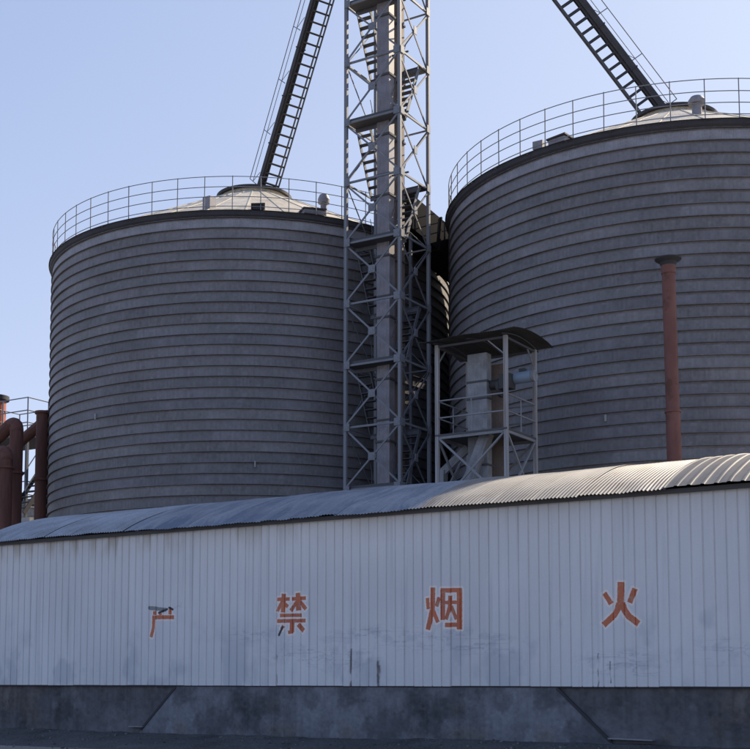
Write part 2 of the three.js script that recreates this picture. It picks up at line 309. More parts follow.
{ // bucket elevator inside the tower
  const g = thing('bucket_elevator', 'tall boxed bucket elevator running up inside the lattice tower', 'elevator', [-8.18, 0, 6.5]);
  const y1 = lvl(NBAY) + 1.2;
  for (let y = 0.9, k = 0; y < y1 - 0.1; y += BAY, k++) {
    const h = Math.min(BAY, y1 - y);
    part(g, 'casing_section', mbox(0.50 + (k === 6 ? 0.03 : 0), h - 0.02, 0.36), M.casing, [0, y + 0.01, 0.30]);
    part(g, 'casing_section', mbox(0.44, h - 0.02, 0.34), M.casingOld, [0.03, y + 0.01, -0.42]);
    part(g, 'flange', mbox(0.60, 0.07, 0.46), M.deck, [0, y - 0.035, 0.30]);
    part(g, 'flange', mbox(0.52, 0.06, 0.42), M.deck, [0.03, y - 0.03, -0.42]);
    bar(g, 'tie_bracket', [0.26, y + 0.7, 0.3], [0.94, y + 0.7, 0.3], 0.05, 0.05, M.deck);
    if (k % 2 === 0) bar(g, 'tie_bracket', [-0.25, y + 0.75, 0.49], [0.3, y + 0.75, 0.49], 0.05, 0.06, M.deck);
  }
  part(g, 'boot', mbox(0.9, 0.9, 1.5), M.casing, [0, 0.005, -0.05]);
  const hd = part(g, 'head_housing', mbox(0.7, 1.1, 1.6), M.casing, [0, y1 + 0.005, -0.05]);
  const dome = part(hd, 'hood', new THREE.CylinderGeometry(0.8, 0.8, 0.68, 24, 1, false, 0, Math.PI).rotateZ(Math.PI / 2).rotateY(Math.PI), M.casing, [0, 1.1, 0]); 
  const mo = part(g, 'drive_motor', new THREE.CylinderGeometry(0.2, 0.2, 0.6, 16).rotateZ(Math.PI / 2), M.motor, [0.85, y1 + 1.1, 0]);
  part(mo, 'fan_cover', new THREE.CylinderGeometry(0.22, 0.22, 0.12, 16).rotateZ(Math.PI / 2), M.gear, [0.34, 0, 0]);
  part(g, 'two_way_valve', mbox(0.7, 0.9, 0.7), M.duct, [-0.12, lvl(NBAY) + 0.2, 0.95 - 0.2]);
}
// spouts from the tower head down to each silo cap
function spout(label, foot, head, lat, dep) {             // lat, dep: where the lower chord of the ladder truss hangs beside and below the duct
  const g = thing('grain_spout', label, 'spout', foot, 'grain spouts from the tower head');
  const A = new THREE.Vector3(0, 0, 0), B = V(head).sub(V(foot)), L = B.length(), ax = B.clone().normalize();
  const side = new THREE.Vector3().crossVectors(ax, new THREE.Vector3(0, 1, 0)).normalize(), up = new THREE.Vector3().crossVectors(side, ax).normalize();
  const at = (t, s, u) => A.clone().addScaledVector(ax, t).addScaledVector(side, s).addScaledVector(up, u).toArray();
  const U = up.toArray(), seg = Math.ceil(L / 2.2);
  for (let i = 0; i < seg; i++) {
    bar(g, 'duct_section', at(L * i / seg + 0.01, 0, 0), at(L * (i + 1) / seg - 0.01, 0, 0), 0.27, 0.25, M.duct, U);
    bar(g, 'flange', at(L * i / seg - 0.025, 0, 0), at(L * i / seg + 0.025, 0, 0), 0.32, 0.30, M.black, U);
  }
  for (const s of [-0.07, 0.07]) {
    bar(g, 'top_chord', at(0.1, s, -0.17), at(L - 0.3, s, -0.17), 0.035, 0.05, M.black, U);
    bar(g, 'bottom_chord', at(0.25, s + lat, dep), at(L - 0.6, s + lat, dep), 0.045, 0.06, M.deck, U);
  }
  for (let t = 0.4; t < L - 0.7; t += 0.41) {
    for (const s of [-0.07, 0.07]) bar(g, 'strut', at(t, s, -0.19), at(t, s + lat, dep + 0.02), 0.04, 0.07, M.black, ax.toArray());
    bar(g, 'rung', at(t, lat - 0.06, dep + 0.02), at(t, lat + 0.06, dep + 0.02), 0.035, 0.04, M.black, U);
  }
  const rl = new THREE.Group(); rl.name = 'handrail'; g.add(rl);
  tube(rl, 'rail', at(0.2, 0.2, 0.78), at(L - 0.4, 0.2, 0.78), 0.018, M.rail);
  tube(rl, 'rail', at(0.2, 0.2, 0.44), at(L - 0.4, 0.2, 0.44), 0.014, M.rail);
  for (let t = 0.2; t < L - 0.3; t += 2.1) { tube(rl, 'post', at(t, 0.2, 0.1), at(t, 0.2, 0.78), 0.018, M.rail); tube(rl, 'stay', at(t, 0.2, 0.44), at(t + 0.5, 0.16, 0.12), 0.012, M.rail); }
  part(g, 'inlet_box', mbox(0.75, 0.7, 0.75), M.duct, [0, -0.75, 0]);
}
spout('dark grain spout with ladder truss descending onto the left silo cap', [-17.2, 21.95, 2.1], [-8.9, 34.55, 6.1], -0.52, -0.42);
spout('dark grain spout with ladder truss descending onto the right silo cap', [-0.25, 22.05, 0.2], [-7.8, 34.55, 6.0], 0, -0.80);
{ // closed conveyor running back between the silos
  const g = thing('closed_conveyor', 'dark boxed conveyor in the gap between the silos behind the tower', 'conveyor', [-8.62, 0, 5.2]);
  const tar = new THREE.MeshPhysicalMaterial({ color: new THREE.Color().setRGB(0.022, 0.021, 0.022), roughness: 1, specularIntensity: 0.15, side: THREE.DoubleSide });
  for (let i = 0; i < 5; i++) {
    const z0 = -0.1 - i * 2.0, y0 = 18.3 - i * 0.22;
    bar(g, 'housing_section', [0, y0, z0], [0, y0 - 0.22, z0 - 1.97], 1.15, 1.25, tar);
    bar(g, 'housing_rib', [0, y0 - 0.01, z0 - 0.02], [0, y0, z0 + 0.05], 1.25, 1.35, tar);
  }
  for (const z of [-0.35, -9.2]) for (const s of [-0.32, 0.32]) bar(g, 'support_post', [s, 0, z], [s, z > -1 ? 17.65 : 16.6, z], 0.1, 0.1, M.towerDull);
}

// ---------------------------------------------------------------- small drive platform between shed and silos
{
  const g = thing('service_platform', 'small roofed steel platform on legs with weathered white posts above the shed roof', 'platform', [-2.1, 0, 11.17]);
  const X = [-1.1, 1.1], ZZ = [-0.97, 0.97], fl = 8.52, top = 11.15;
  for (const x of X) for (const z of ZZ) {
    bar(g, 'post', [x, 0, z], [x, top, z], 0.105, 0.105, M.postPaint);
  }
  part(g, 'floor_plate', mbox(2.3, 0.05, 2.06), M.deck, [0, fl - 0.06, 0]);
  const sides = [[[X[0], ZZ[1]], [X[1], ZZ[1]]], [[X[1], ZZ[1]], [X[1], ZZ[0]]], [[X[1], ZZ[0]], [X[0], ZZ[0]]], [[X[0], ZZ[0]], [X[0], ZZ[1]]]];
  sides.forEach(([a, b], f) => {
    bar(g, 'floor_beam', [a[0], fl - 0.1, a[1]], [b[0], fl - 0.1, b[1]], 0.06, 0.09, M.paleSteel);
    bar(g, 'roof_beam', [a[0], top - 0.05, a[1]], [b[0], top - 0.05, b[1]], 0.05, 0.06, M.deck);
    for (const h of [0.48, 0.98]) tube(g, 'guard_rail', [a[0], fl + h, a[1]], [b[0], fl + h, b[1]], 0.024, M.paleSteel);
    const m = [(a[0] + b[0]) / 2, (a[1] + b[1]) / 2];
    tube(g, 'guard_post', [m[0], fl, m[1]], [m[0], fl + 0.98, m[1]], 0.018, M.paleSteel);
    for (const y of [6.4, 4.2, 2.0]) {
      bar(g, 'diagonal_brace', [a[0], y, a[1]], [b[0], y + 2.05, b[1]], 0.06, 0.05, M.paleSteel);
      bar(g, 'diagonal_brace', [a[0], y + 2.05, a[1]], [b[0], y, b[1]], 0.05, 0.06, M.paleSteel);
    }
    bar(g, 'knee_brace', [b[0] * 0.98, top - 0.55, b[1] * 0.98], [b[0] + (a[0] - b[0]) * 0.25, top - 0.08, b[1] + (a[1] - b[1]) * 0.25], 0.035, 0.035, M.paleSteel);
  });
  // arched corrugated roof sheet, three sheets side by side
  const roofMat = mat([0.10, 0.095, 0.085], { map: rep(T.metal, 0.5, 0.5), roughness: 0.9 });
  for (let s = 0; s < 3; s++) {
    const P = [], U = [], I = [], nx = 48, nz = 12, x0 = -1.58 + s * 1.03, w = 1.07;
    for (let i = 0; i <= nx; i++) for (let j = 0; j <= nz; j++) {
      const x = x0 + w * i / nx, q = j / nz * 2 - 1, y = top + 0.06 + 0.17 * (1 - q * q) + 0.010 * Math.cos(x * 2 * Math.PI / 0.076) + 0.012 * s + 0.02 * Math.sin(x * 3 + q * 2);
      P.push(x, y, q * 1.36); U.push(x, q * 1.36);
      if (i < nx && j < nz) { const a = i * (nz + 1) + j; I.push(a, a + 1, a + nz + 1, a + nz + 1, a + 1, a + nz + 2); }
    }
    const geo = new THREE.BufferGeometry(); geo.setAttribute('position', new THREE.Float32BufferAttribute(P, 3)); geo.setAttribute('uv', new THREE.Float32BufferAttribute(U, 2)); geo.setIndex(I); geo.computeVertexNormals();
    part(g, 'roof_sheet', geo, roofMat);
  }
  for (const x of [-1.1, 0, 1.1]) {
    const pts = []; for (let i = 0; i <= 8; i++) { const q = i / 4 - 1; pts.push(new THREE.Vector3(x, top + -0.01 + 0.17 * (1 - q * q), q * 1.25)); }
    part(g, 'roof_arch', new THREE.TubeGeometry(new THREE.CatmullRomCurve3(pts), 16, 0.02, 6), M.deck);
  }
}
{ // short bucket elevator standing on that platform
  const g = thing('small_bucket_elevator', 'pale boxed elevator head with blue motor under the small platform roof', 'elevator', [-2.15, 0, 11.0]);
  part(g, 'casing', mbox(0.62, 10.6, 0.30), M.paleSteel, [-0.05, 0.3, 0.42]);
  part(g, 'casing', mbox(0.52, 10.4, 0.30), M.casingOld, [0.18, 0.3, -0.30]);
  for (const y of [9.55, 10.05, 7.6]) part(g, 'flange', mbox(0.68, 0.05, 0.36), M.deck, [-0.05, y, 0.42]);
  const head = part(g, 'head_bearing', new THREE.CylinderGeometry(0.14, 0.14, 0.5, 14).rotateZ(Math.PI / 2), M.gear, [0.45, 9.98, 0.3]);
  part(head, 'pulley', new THREE.CylinderGeometry(0.28, 0.28, 0.09, 18).rotateZ(Math.PI / 2), M.gear, [0.15, -0.12, 0.02]);
  part(head, 'gearbox', mbox(0.36, 0.42, 0.36), M.gear, [0.38, -0.2, 0.1]);
  const motor = part(g, 'motor', new THREE.CylinderGeometry(0.17, 0.17, 0.52, 18).rotateZ(Math.PI / 2), M.motor, [1.28, 10.1, 0.25]);
  part(motor, 'end_bell', new THREE.CylinderGeometry(0.175, 0.15, 0.12, 18).rotateZ(-Math.PI / 2), M.paleSteel, [0.31, 0, 0]);
  part(motor, 'terminal_box', mbox(0.18, 0.1, 0.16), M.gear, [-0.02, 0.15, 0]);
  bar(g, 'discharge_chute', [0.35, 8.6, 0.65], [-0.35, 6.9, 0.72], 0.34, 0.3, M.paleSteel);
  bar(g, 'inlet_chute', [-0.6, 8.25, 0.1], [-1.35, 7.55, 0.3], 0.2, 0.22, M.paleSteel);
  bar(g, 'inlet_spout', [-1.38, 7.62, 0.3], [-1.45, 4.2, 0.3], 0.28, 0.26, M.paleSteel);
  part(g, 'boot', mbox(0.8, 0.8, 1.2), M.paleSteel, [0, 0.004, 0.1]);
}

// ---------------------------------------------------------------- red vent stack
{
  const g = thing('vent_stack', 'rusty red steel stack pipe with flared cap in front of the right silo', 'stack', [3.42, 0, 10.67]);
  g.rotation.z = 0.012; 
  const secs = [[0.215, 0, 5.6], [0.20, 5.6, 8.75], [0.185, 8.75, 12.85]];
  for (const [r, a, b] of secs) part(g, 'pipe_section', revolve([[r, a], [r, b], [r - 0.02, b]], 28), M.redPipe);
  for (const [y, r] of [[5.6, 0.26], [8.75, 0.225]]) part(g, 'flange', revolve([[r - 0.06, y - 0.03], [r, y - 0.03], [r, y + 0.03], [r - 0.06, y + 0.03]], 28), M.redPipe);
  part(g, 'collar', revolve([[0.185, 12.6], [0.20, 12.6], [0.20, 12.84], [0.185, 12.84]], 28), M.redPipe);
  part(g, 'flared_rim', revolve([[0.186, 12.80], [0.24, 12.92], [0.36, 13.0], [0.37, 13.03], [0.24, 12.97], [0.17, 12.85]], 28), M.black);
  part(g, 'base_plate', revolve([[0.4, 0], [0.4, 0.05], [0.1, 0.05]], 24), M.rust);
}

// ---------------------------------------------------------------- storage shed
const WZ = 22.28, WB = 1.335, WT = 4.825, PW = 0.84, X0 = -10.75, NPAN = 31, X1 = X0 + NPAN * PW;
// strokes of the painted warning, in metres on the wall: x0, y0, x1, y1, width
const STROKES = [
  [-4.928, 3.007, -4.935, 2.922, 0.089], [-4.762, 2.981, -4.76, 2.907, 0.083], [-4.469, 3.036, -4.478, 2.921, 0.093], [-5.0, 2.867, -4.357, 2.855, 0.089], [-4.95, 2.849, -4.962, 2.595, 0.089], [-4.962, 2.616, -5.028, 2.417, 0.088],
  [-1.341, 3.268, -1.362, 2.872, 0.112], [-1.518, 3.155, -1.187, 3.154, 0.076], [-1.381, 3.101, -1.509, 2.906, 0.084], [-1.322, 3.059, -1.23, 2.991, 0.079], [-0.978, 3.275, -0.964, 2.901, 0.12], [-1.129, 3.152, -0.77, 3.16, 0.079], [-1.008, 3.079, -1.161, 2.902, 0.086], [-0.922, 3.086, -0.768, 2.925, 0.089], [-1.44, 2.811, -0.875, 2.804, 0.075], [-1.512, 2.694, -0.779, 2.688, 0.079], [-1.119, 2.678, -1.129, 2.452, 0.116], [-1.105, 2.462, -1.226, 2.45, 0.075], [-1.348, 2.595, -1.40, 2.52, 0.075], [-0.967, 2.616, -0.823, 2.476, 0.102],
  [2.277, 3.27, 2.265, 2.808, 0.105], [2.15, 3.071, 2.17, 2.848, 0.076], [2.418, 3.075, 2.354, 2.898, 0.087], [2.256, 2.827, 2.158, 2.442, 0.105], [2.286, 2.808, 2.386, 2.584, 0.083], [2.498, 3.225, 2.495, 2.627, 0.105], [2.452, 3.208, 2.917, 3.191, 0.088], [2.867, 3.211, 2.862, 2.428, 0.119], [2.534, 2.966, 2.808, 2.957, 0.07], [2.664, 3.096, 2.652, 2.871, 0.087], [2.654, 2.889, 2.568, 2.635, 0.082], [2.679, 2.888, 2.798, 2.629, 0.077], [2.54, 2.531, 2.888, 2.518, 0.088],
  [6.181, 3.224, 6.165, 2.791, 0.125], [5.859, 3.045, 5.992, 2.842, 0.093], [6.449, 3.095, 6.342, 2.845, 0.102], [6.142, 2.842, 6.11, 2.716, 0.118], [6.119, 2.741, 6.027, 2.599, 0.113], [6.046, 2.633, 5.835, 2.459, 0.112], [6.198, 2.841, 6.252, 2.695, 0.117], [6.235, 2.729, 6.33, 2.583, 0.116], [6.304, 2.617, 6.504, 2.461, 0.117]];
const strokeBox = STROKES.map(([a, b, c, d, w]) => [Math.min(a, c) - w, Math.max(a, c) + w, Math.min(b, d) - w, Math.max(b, d) + w]);
function paintDist(x, y) {                                   // signed distance to the nearest brush stroke (a turned rectangle)
  let m = 1;
  for (let k = 0; k < STROKES.length; k++) {
    const q = strokeBox[k]; if (x < q[0] || x > q[1] || y < q[2] || y > q[3]) continue;
    const [a, b, c, d, w] = STROKES[k], L = Math.hypot(c - a, d - b), ux = (c - a) / L, uy = (d - b) / L, px = x - (a + c) / 2, py = y - (b + d) / 2;
    const s = Math.abs(px * ux + py * uy) - L / 2, t = Math.abs(px * -uy + py * ux) - w / 2;
    m = Math.min(m, Math.hypot(Math.max(s, 0), Math.max(t, 0)) + Math.min(Math.max(s, t), 0));
  }
  return m;
}
const seg2 = (x, y, a, b, c, d) => { const ex = c - a, ey = d - b, t = clamp(((x - a) * ex + (y - b) * ey) / (ex * ex + ey * ey)); return Math.hypot(x - a - ex * t, y - b - ey * t); };
const SCUFFS = [[2.3, 2.25, 1.5, 0.3], [0.6, 2.4, 1.0, 0.22], [-2.4, 2.4, 1.0, 0.22], [-0.4, 1.95, 1.6, 0.4], [6.1, 1.75, 1.0, 0.3], [8.1, 1.95, 0.7, 0.3], [-4.25, 3.15, 0.16, 0.12], [3.6, 2.1, 1.0, 0.25]];
const GRIME = [[0.35, 1.34, 2.1, 0.035], [1.0, 1.36, 1.85, 0.05], [-1.52, 1.34, 2.0, 0.02], [5.72, 1.34, 1.95, 0.025], [5.95, 1.5, 1.8, 0.02], [-10.15, 1.7, 2.6, 0.09], [1.02, 1.5, 1.75, 0.07]];
const wallColour = (x, y) => {
  const a = fbm(x * 0.5 + 60, y * 0.6, 201, 4), b = fbm(x * 22, y * 1.1, 203, 3), f = fbm(x * 40, y * 40, 205, 2), drift = fbm(x * 1.8, y * 1.2, 207, 5);
  let c = mix3([0.735, 0.73, 0.72], [0.645, 0.645, 0.64], clamp(0.5 + 1.6 * (a - 0.5) + 0.7 * (b - 0.5) + 0.35 * (f - 0.5)));
  const grey = smooth(0.52, 0.70, drift) * smooth(3.2, 2.0, y + 0.8 * (a - 0.5)); c = mix3(c, [0.40, 0.425, 0.47], 0.45 * grey);               // splash and rub marks on the lower half
  const rustTop = smooth(0.46, 0.66, fbm(x * 3.5, y * 0.8, 211, 4)) * smooth(4.15, 4.72, y + 0.25 * (b - 0.5)) * smooth(3, -6, x); c = mix3(c, [0.38, 0.33, 0.24], 0.55 * rustTop); // brown run-off from the roof edge
  const runs = smooth(0.62, 0.80, fbm(x * 9, y * 0.35, 213, 3)); c = mix3(c, [0.42, 0.43, 0.45], 0.30 * runs);
  for (const [px, py, rx, ry] of SCUFFS) {                    // rubbed and scratched patches where things were leaned against the wall
    const q = Math.hypot((x - px) / rx, (y - py) / ry); if (q > 1.3) continue;
    const m = smooth(1.25, 0.3, q + 0.9 * (fbm(x * 1.7, y * 3.1, 241, 4) - 0.5)), ridge = 1 - Math.abs(2 * fbm(x * 2.3 + 3 * drift, y * 11, 243, 4) - 1), blot = smooth(0.48, 0.68, fbm(x * 5, y * 7, 245, 4));
    c = mix3(c, [0.36, 0.385, 0.43], m * (0.28 * blot + 0.42 * smooth(0.90, 0.99, ridge)));
  }
  for (const [p, q, r, w] of GRIME) if (Math.abs(x - p) < 0.2 && y > q - 0.1 && y < r) c = mix3(c, [0.13, 0.12, 0.12], smooth(w, 0, Math.abs(x - p + 0.04 * (fbm(x * 4, y * 9, 223, 3) - 0.5))) * smooth(0.36, 0.6, fbm(x * 12, y * 4, 225, 3)) * 0.9);
  return c;
};
const withPaint = (x, y) => {
  let c = wallColour(x, y);
  const j = 0.012 * (fbm(x * 40, y * 40, 231, 3) - 0.5), d = paintDist(x, y) + j;
  if (d < 0.05) {
    const chip = smooth(0.60, 0.70, fbm(x * 18, y * 18, 233, 4)), tone = fbm(x * 6, y * 6, 235, 3);
    const white = mix3(c, [0.86, 0.78, 0.71], 0.92), red = mix3([0.60, 0.165, 0.065], [0.46, 0.13, 0.065], clamp(tone * 1.6 - 0.3));
    c = mix3(c, white, smooth(0.046, 0.032, d) * (1 - 0.35 * chip));
    c = mix3(c, mix3(red, [0.45, 0.30, 0.22], 0.45 * chip), smooth(0.004, -0.004, d));
  }
  // torn and smeared paint over the first sign, black smear on the second
  const t1 = seg2(x, y, -5.08, 3.085, -4.62, 3.03); if (t1 < 0.08) c = mix3(c, [0.17, 0.185, 0.19], 0.9 * smooth(0.055, 0.035, t1 + 0.02 * (fbm(x * 20, y * 20, 237, 2) - 0.5)));
  const t2 = Math.min(seg2(x, y, -4.80, 2.965, -4.56, 3.04), seg2(x, y, -4.50, 3.07, -4.40, 3.03), seg2(x, y, -1.37, 2.56, -1.46, 2.40)); if (t2 < 0.05) c = mix3(c, [0.03, 0.03, 0.035], smooth(0.034, 0.018, t2));
  return c;
};
{
  const g = thing('storage_shed', 'long white metal shed with arched corrugated roof and painted red warning characters', 'shed', [0, 0, 0]);
  const texSpan = 12 * PW, h = WT - WB;
  const skins = [texture(2048, 720, (u, v) => withPaint(X0 + u * texSpan, WB + v * h)), texture(2048, 720, (u, v) => withPaint(X0 + texSpan + u * texSpan, WB + v * h)), texture(1024, 360, (u, v) => wallColour(X0 + 2 * texSpan + u * texSpan, WB + v * h))];
  skins.forEach((t) => { t.wrapS = t.wrapT = THREE.ClampToEdgeWrapping; });
  const skinMats = skins.map((t) => [1, 0.965, 0.985].map((k) => mat([k, k, k], { map: t, roughness: 0.5 })));
  for (let k = 0; k < NPAN; k++) {                            // profiled wall sheets, four pans each, narrow grooves between
    const xa = X0 + k * PW, ti = Math.floor(k / 12), yb = WB + rr(-0.008, 0.004), yt = WT + rr(-0.012, 0.012), lift = (k % 2) * 0.002, L = [];
    const prof = [];
    for (let q = 0; q < 4; q++) prof.push([q * 0.21 - (q ? 0 : 0.0035), 0], [q * 0.21 + 0.176, 0.004], [q * 0.21 + 0.186, -0.017], [q * 0.21 + 0.199, -0.017], [q * 0.21 + 0.2075, 0]);
    for (let i = 0; i + 1 < prof.length; i++) {
      const [p, d] = prof[i], [r, e] = prof[i + 1], ua = ((k % 12) * PW + p) / texSpan, ub = ((k % 12) * PW + r) / texSpan;
      L.push([[p, yb, d], [r, yb, e], [r, yt, e], [p, yt, d], [ua, 0, ub, 0, ub, 1, ua, 1]]);
    }
    const o = part(g, 'wall_sheet', quads(L), skinMats[ti][Math.floor(rnd() * 3)], [xa, 0, WZ + lift]); o.rotation.y = rr(-0.003, 0.003);
  }
  // plinth, lighter rendered section and its steel edge angles
  const plinth = part(g, 'plinth', mbox(X1 - X0, WB + 0.01, 0.4), M.concrete, [(X0 + X1) / 2, 0, WZ - 0.27]);
  const trap = new THREE.Shape([[-5.62, 0.0], [5.93 + 0.35, 0.0], [4.86, 1.302], [-4.28, 1.302]].map(([x, y]) => new THREE.Vector2(x, y)));
  const slab = part(g, 'rendered_facing', new THREE.ExtrudeGeometry(trap, { depth: 0.05, bevelEnabled: true, bevelSize: 0.012, bevelThickness: 0.012, bevelSegments: 2 }), M.render, [0, 0, WZ - 0.085]);
  bar(g, 'edge_angle', [-4.30, 1.30, WZ - 0.03], [-5.30, 0.335, WZ - 0.03], 0.05, 0.05, M.black);
  bar(g, 'edge_angle', [4.89, 1.30, WZ - 0.03], [5.94, 0.33, WZ - 0.03], 0.05, 0.05, M.black);
  bar(g, 'edge_strip', [5.92, 0.40, WZ + 0.02], [6.75, 0.385, WZ + 0.02], 0.16, 0.025, M.paleSteel);
  bar(g, 'edge_strip', [-5.62, 0.40, WZ + 0.0], [-5.22, 0.40, WZ + 0.0], 0.12, 0.02, M.paleSteel);
  bar(g, 'base_flashing', [X0, WB - 0.012, WZ - 0.035], [X1, WB - 0.012, WZ - 0.035], 0.05, 0.025, M.black);
  // closing walls and frame
  part(g, 'end_wall', mbox(0.06, WT, 8.4), M.white, [X0 + 0.03, 0, 17.95]);
  part(g, 'end_wall', mbox(0.06, WT, 8.4), M.white, [X1 - 0.03, 0, 17.95]);
  part(g, 'rear_wall', mbox(X1 - X0 - 0.16, WT, 0.08), M.white, [(X0 + X1) / 2, 0, 13.75]);
  bar(g, 'wall_plate', [X0 + 0.1, WT - 0.12, WZ - 0.12], [X1 - 0.1, WT - 0.12, WZ - 0.12], 0.08, 0.12, M.deck);
  // arched roof
  const tau = THREE.MathUtils.degToRad(28), rho = 9.4, zc = 22.53 - rho * Math.sin(tau), yc = 4.83 - rho * Math.cos(tau);
  for (const x of [X0 + 0.05, X1 - 0.05]) {                   // gable infill under the arch
    const s = new THREE.Shape(); s.moveTo(-4.2, 0); for (let i = 0; i <= 20; i++) { const a = -tau + 2 * tau * i / 20, q = rho * Math.sin(a); s.lineTo(clamp(q, -4.2, 4.2), yc + rho * Math.cos(a) - WT - 0.06); } s.lineTo(4.2, 0);
    const o = part(g, 'gable', new THREE.ExtrudeGeometry(s, { depth: 0.04, bevelEnabled: false }).rotateY(-Math.PI / 2), M.white, [x, WT + 0.004, zc]);
  }
  for (let i = 0; i < 9; i++) { const a = -tau * 0.97 + 2 * tau * 0.97 * i / 8; bar(g, 'purlin', [X0 + 0.12, yc + (rho - 0.10) * Math.cos(a), zc + (rho - 0.10) * Math.sin(a)], [X1 - 0.12, yc + (rho - 0.10) * Math.cos(a), zc + (rho - 0.10) * Math.sin(a)], 0.06, 0.08, M.deck); }
  const blueTex = texture(1024, 1024, (u, v) => {            // faded blue paint, dusty patches, stains running down
    const a = fbm(u * 5, v * 5, 301, 5, 5, 5), st = fbm(u * 34 + 3 * a, v * 4, 303, 4, 34, 4), b = fbm(u * 80, v * 80, 305, 3, 80, 80);
    return mix3([0.125, 0.150, 0.195], [0.255, 0.27, 0.29], clamp(0.40 + 1.5 * (a - 0.5) + 1.6 * (st - 0.5) + 0.6 * (b - 0.5)));
  });
  const zincTex = texture(1024, 1024, (u, v) => {
    const a = fbm(u * 6, v * 6, 311, 5, 6, 6), st = fbm(u * 60, v * 4, 313, 4, 60, 4), b = fbm(u * 90, v * 90, 315, 3, 90, 90), rust = smooth(0.60, 0.78, fbm(u * 9, v * 7, 317, 5, 9, 7));
    return mix3(mix3([0.150, 0.143, 0.134], [0.250, 0.238, 0.224], clamp(0.5 + 0.9 * (a - 0.5) + 0.9 * (st - 0.5) + 0.5 * (b - 0.5))), [0.13, 0.095, 0.075], 0.45 * rust);
  });
  const blue = [0, 1, 2].map((k) => mat([1 - 0.1 * k, 1 - 0.09 * k, 1 - 0.07 * k], { map: rep(blueTex, 0.2, 0.2, 0.31 * k, 0.13 * k), roughness: 0.55 }));
  const pale = [0, 1].map((k) => mat([0.44, 0.475, 0.52], { map: rep(T.metal, 0.25, 0.25, 0.31 * k, 0.1), roughness: 0.5 }));
  const zinc = [0, 1, 2].map((k) => mat([1 - 0.06 * k, 1 - 0.06 * k, 1 - 0.05 * k], { map: rep(zincTex, 0.25, 0.25, 0.23 * k, 0.4 * k), roughness: 0.55 }));
  const cream = [0, 1].map((k) => mat([1.0, 0.97, 0.93], { map: rep(zincTex, 0.18, 0.18, 0.5 * k, 0.2), roughness: 0.55 }));
  const sheet = (xa, w, a0, a1, kind, m, lift, skew, s) => {
    const amp = { blue: 0.008, pale: 0.012, zinc: 0.011, cream: 0.0065 }[kind], pit = kind === 'cream' ? 0.24 : 0.076, n = Math.round(w / pit * (kind === 'cream' ? 20 : 8)), na = 16, P = [], U = [], I = [];
    for (let i = 0; i <= n; i++) for (let j = 0; j <= na; j++) {
      const x = w * i / n, t = j / na, a = a0 + (a1 - a0) * t, ph = x / pit * 2 * Math.PI;
      let c = Math.cos(ph); if (kind === 'cream') c = smooth(0.45, 0.85, c) * 2.2 - 0.6;
      const dent = 0.05 * (fbm((xa + x) * 0.9, a * rho * 0.7, 401, 3) - 0.5) + (kind === 'blue' ? 0.035 * (fbm((xa + x) * 2.2 + t * 2, a * rho * 1.1, 403, 3) - 0.5) : 0);
      const curl = (Math.floor(s) % 5 === 2 ? 0.022 : 0.007) * Math.sin(s * 7 + t * 3) * Math.pow(x / w, 3) + (t < 0.12 ? 0.03 * (fbm((xa + x) * 3, 7, 405, 3) - 0.6) : 0);
      const r = rho + lift + amp * c + dent + curl;
      P.push(xa + x + skew * t, yc + r * Math.cos(a), zc + r * Math.sin(a)); U.push(xa + x, a * rho);
      if (i < n && j < na) { const q = i * (na + 1) + j; I.push(q, q + na + 1, q + 1, q + 1, q + na + 1, q + na + 2); }
    }
    const geo = new THREE.BufferGeometry(); geo.setAttribute('position', new THREE.Float32BufferAttribute(P, 3)); geo.setAttribute('uv', new THREE.Float32BufferAttribute(U, 2)); geo.setIndex(I); geo.computeVertexNormals();
    part(g, 'roof_sheet', geo, m);
  };
  let x = -10.78, k = 0;
  while (x < X1 + 0.05) {
    const kind = x < -6.1 ? 'pale' : x < 1.9 ? 'blue' : x < 6.9 ? 'zinc' : 'cream', w = kind === 'cream' ? 0.95 : kind === 'blue' ? 0.98 : 0.836, ms = { blue, pale, zinc, cream }[kind];
    const m = ms[Math.floor(rnd() * ms.length)], lift = (k % 2) * 0.004 + rr(0, 0.004) + (kind === 'cream' ? 0.03 : kind === 'pale' ? 0.012 : 0), sk = rr(-0.02, 0.02), ov = rr(-0.03, 0.05);
    sheet(x, w + 0.06, tau + ov / rho, -0.02, kind, m, lift, sk, k); sheet(x, w + 0.06, 0.02, -tau - 0.02, kind, m, lift - 0.02, sk, k + 0.5);
    x += w; k++;
  }
}

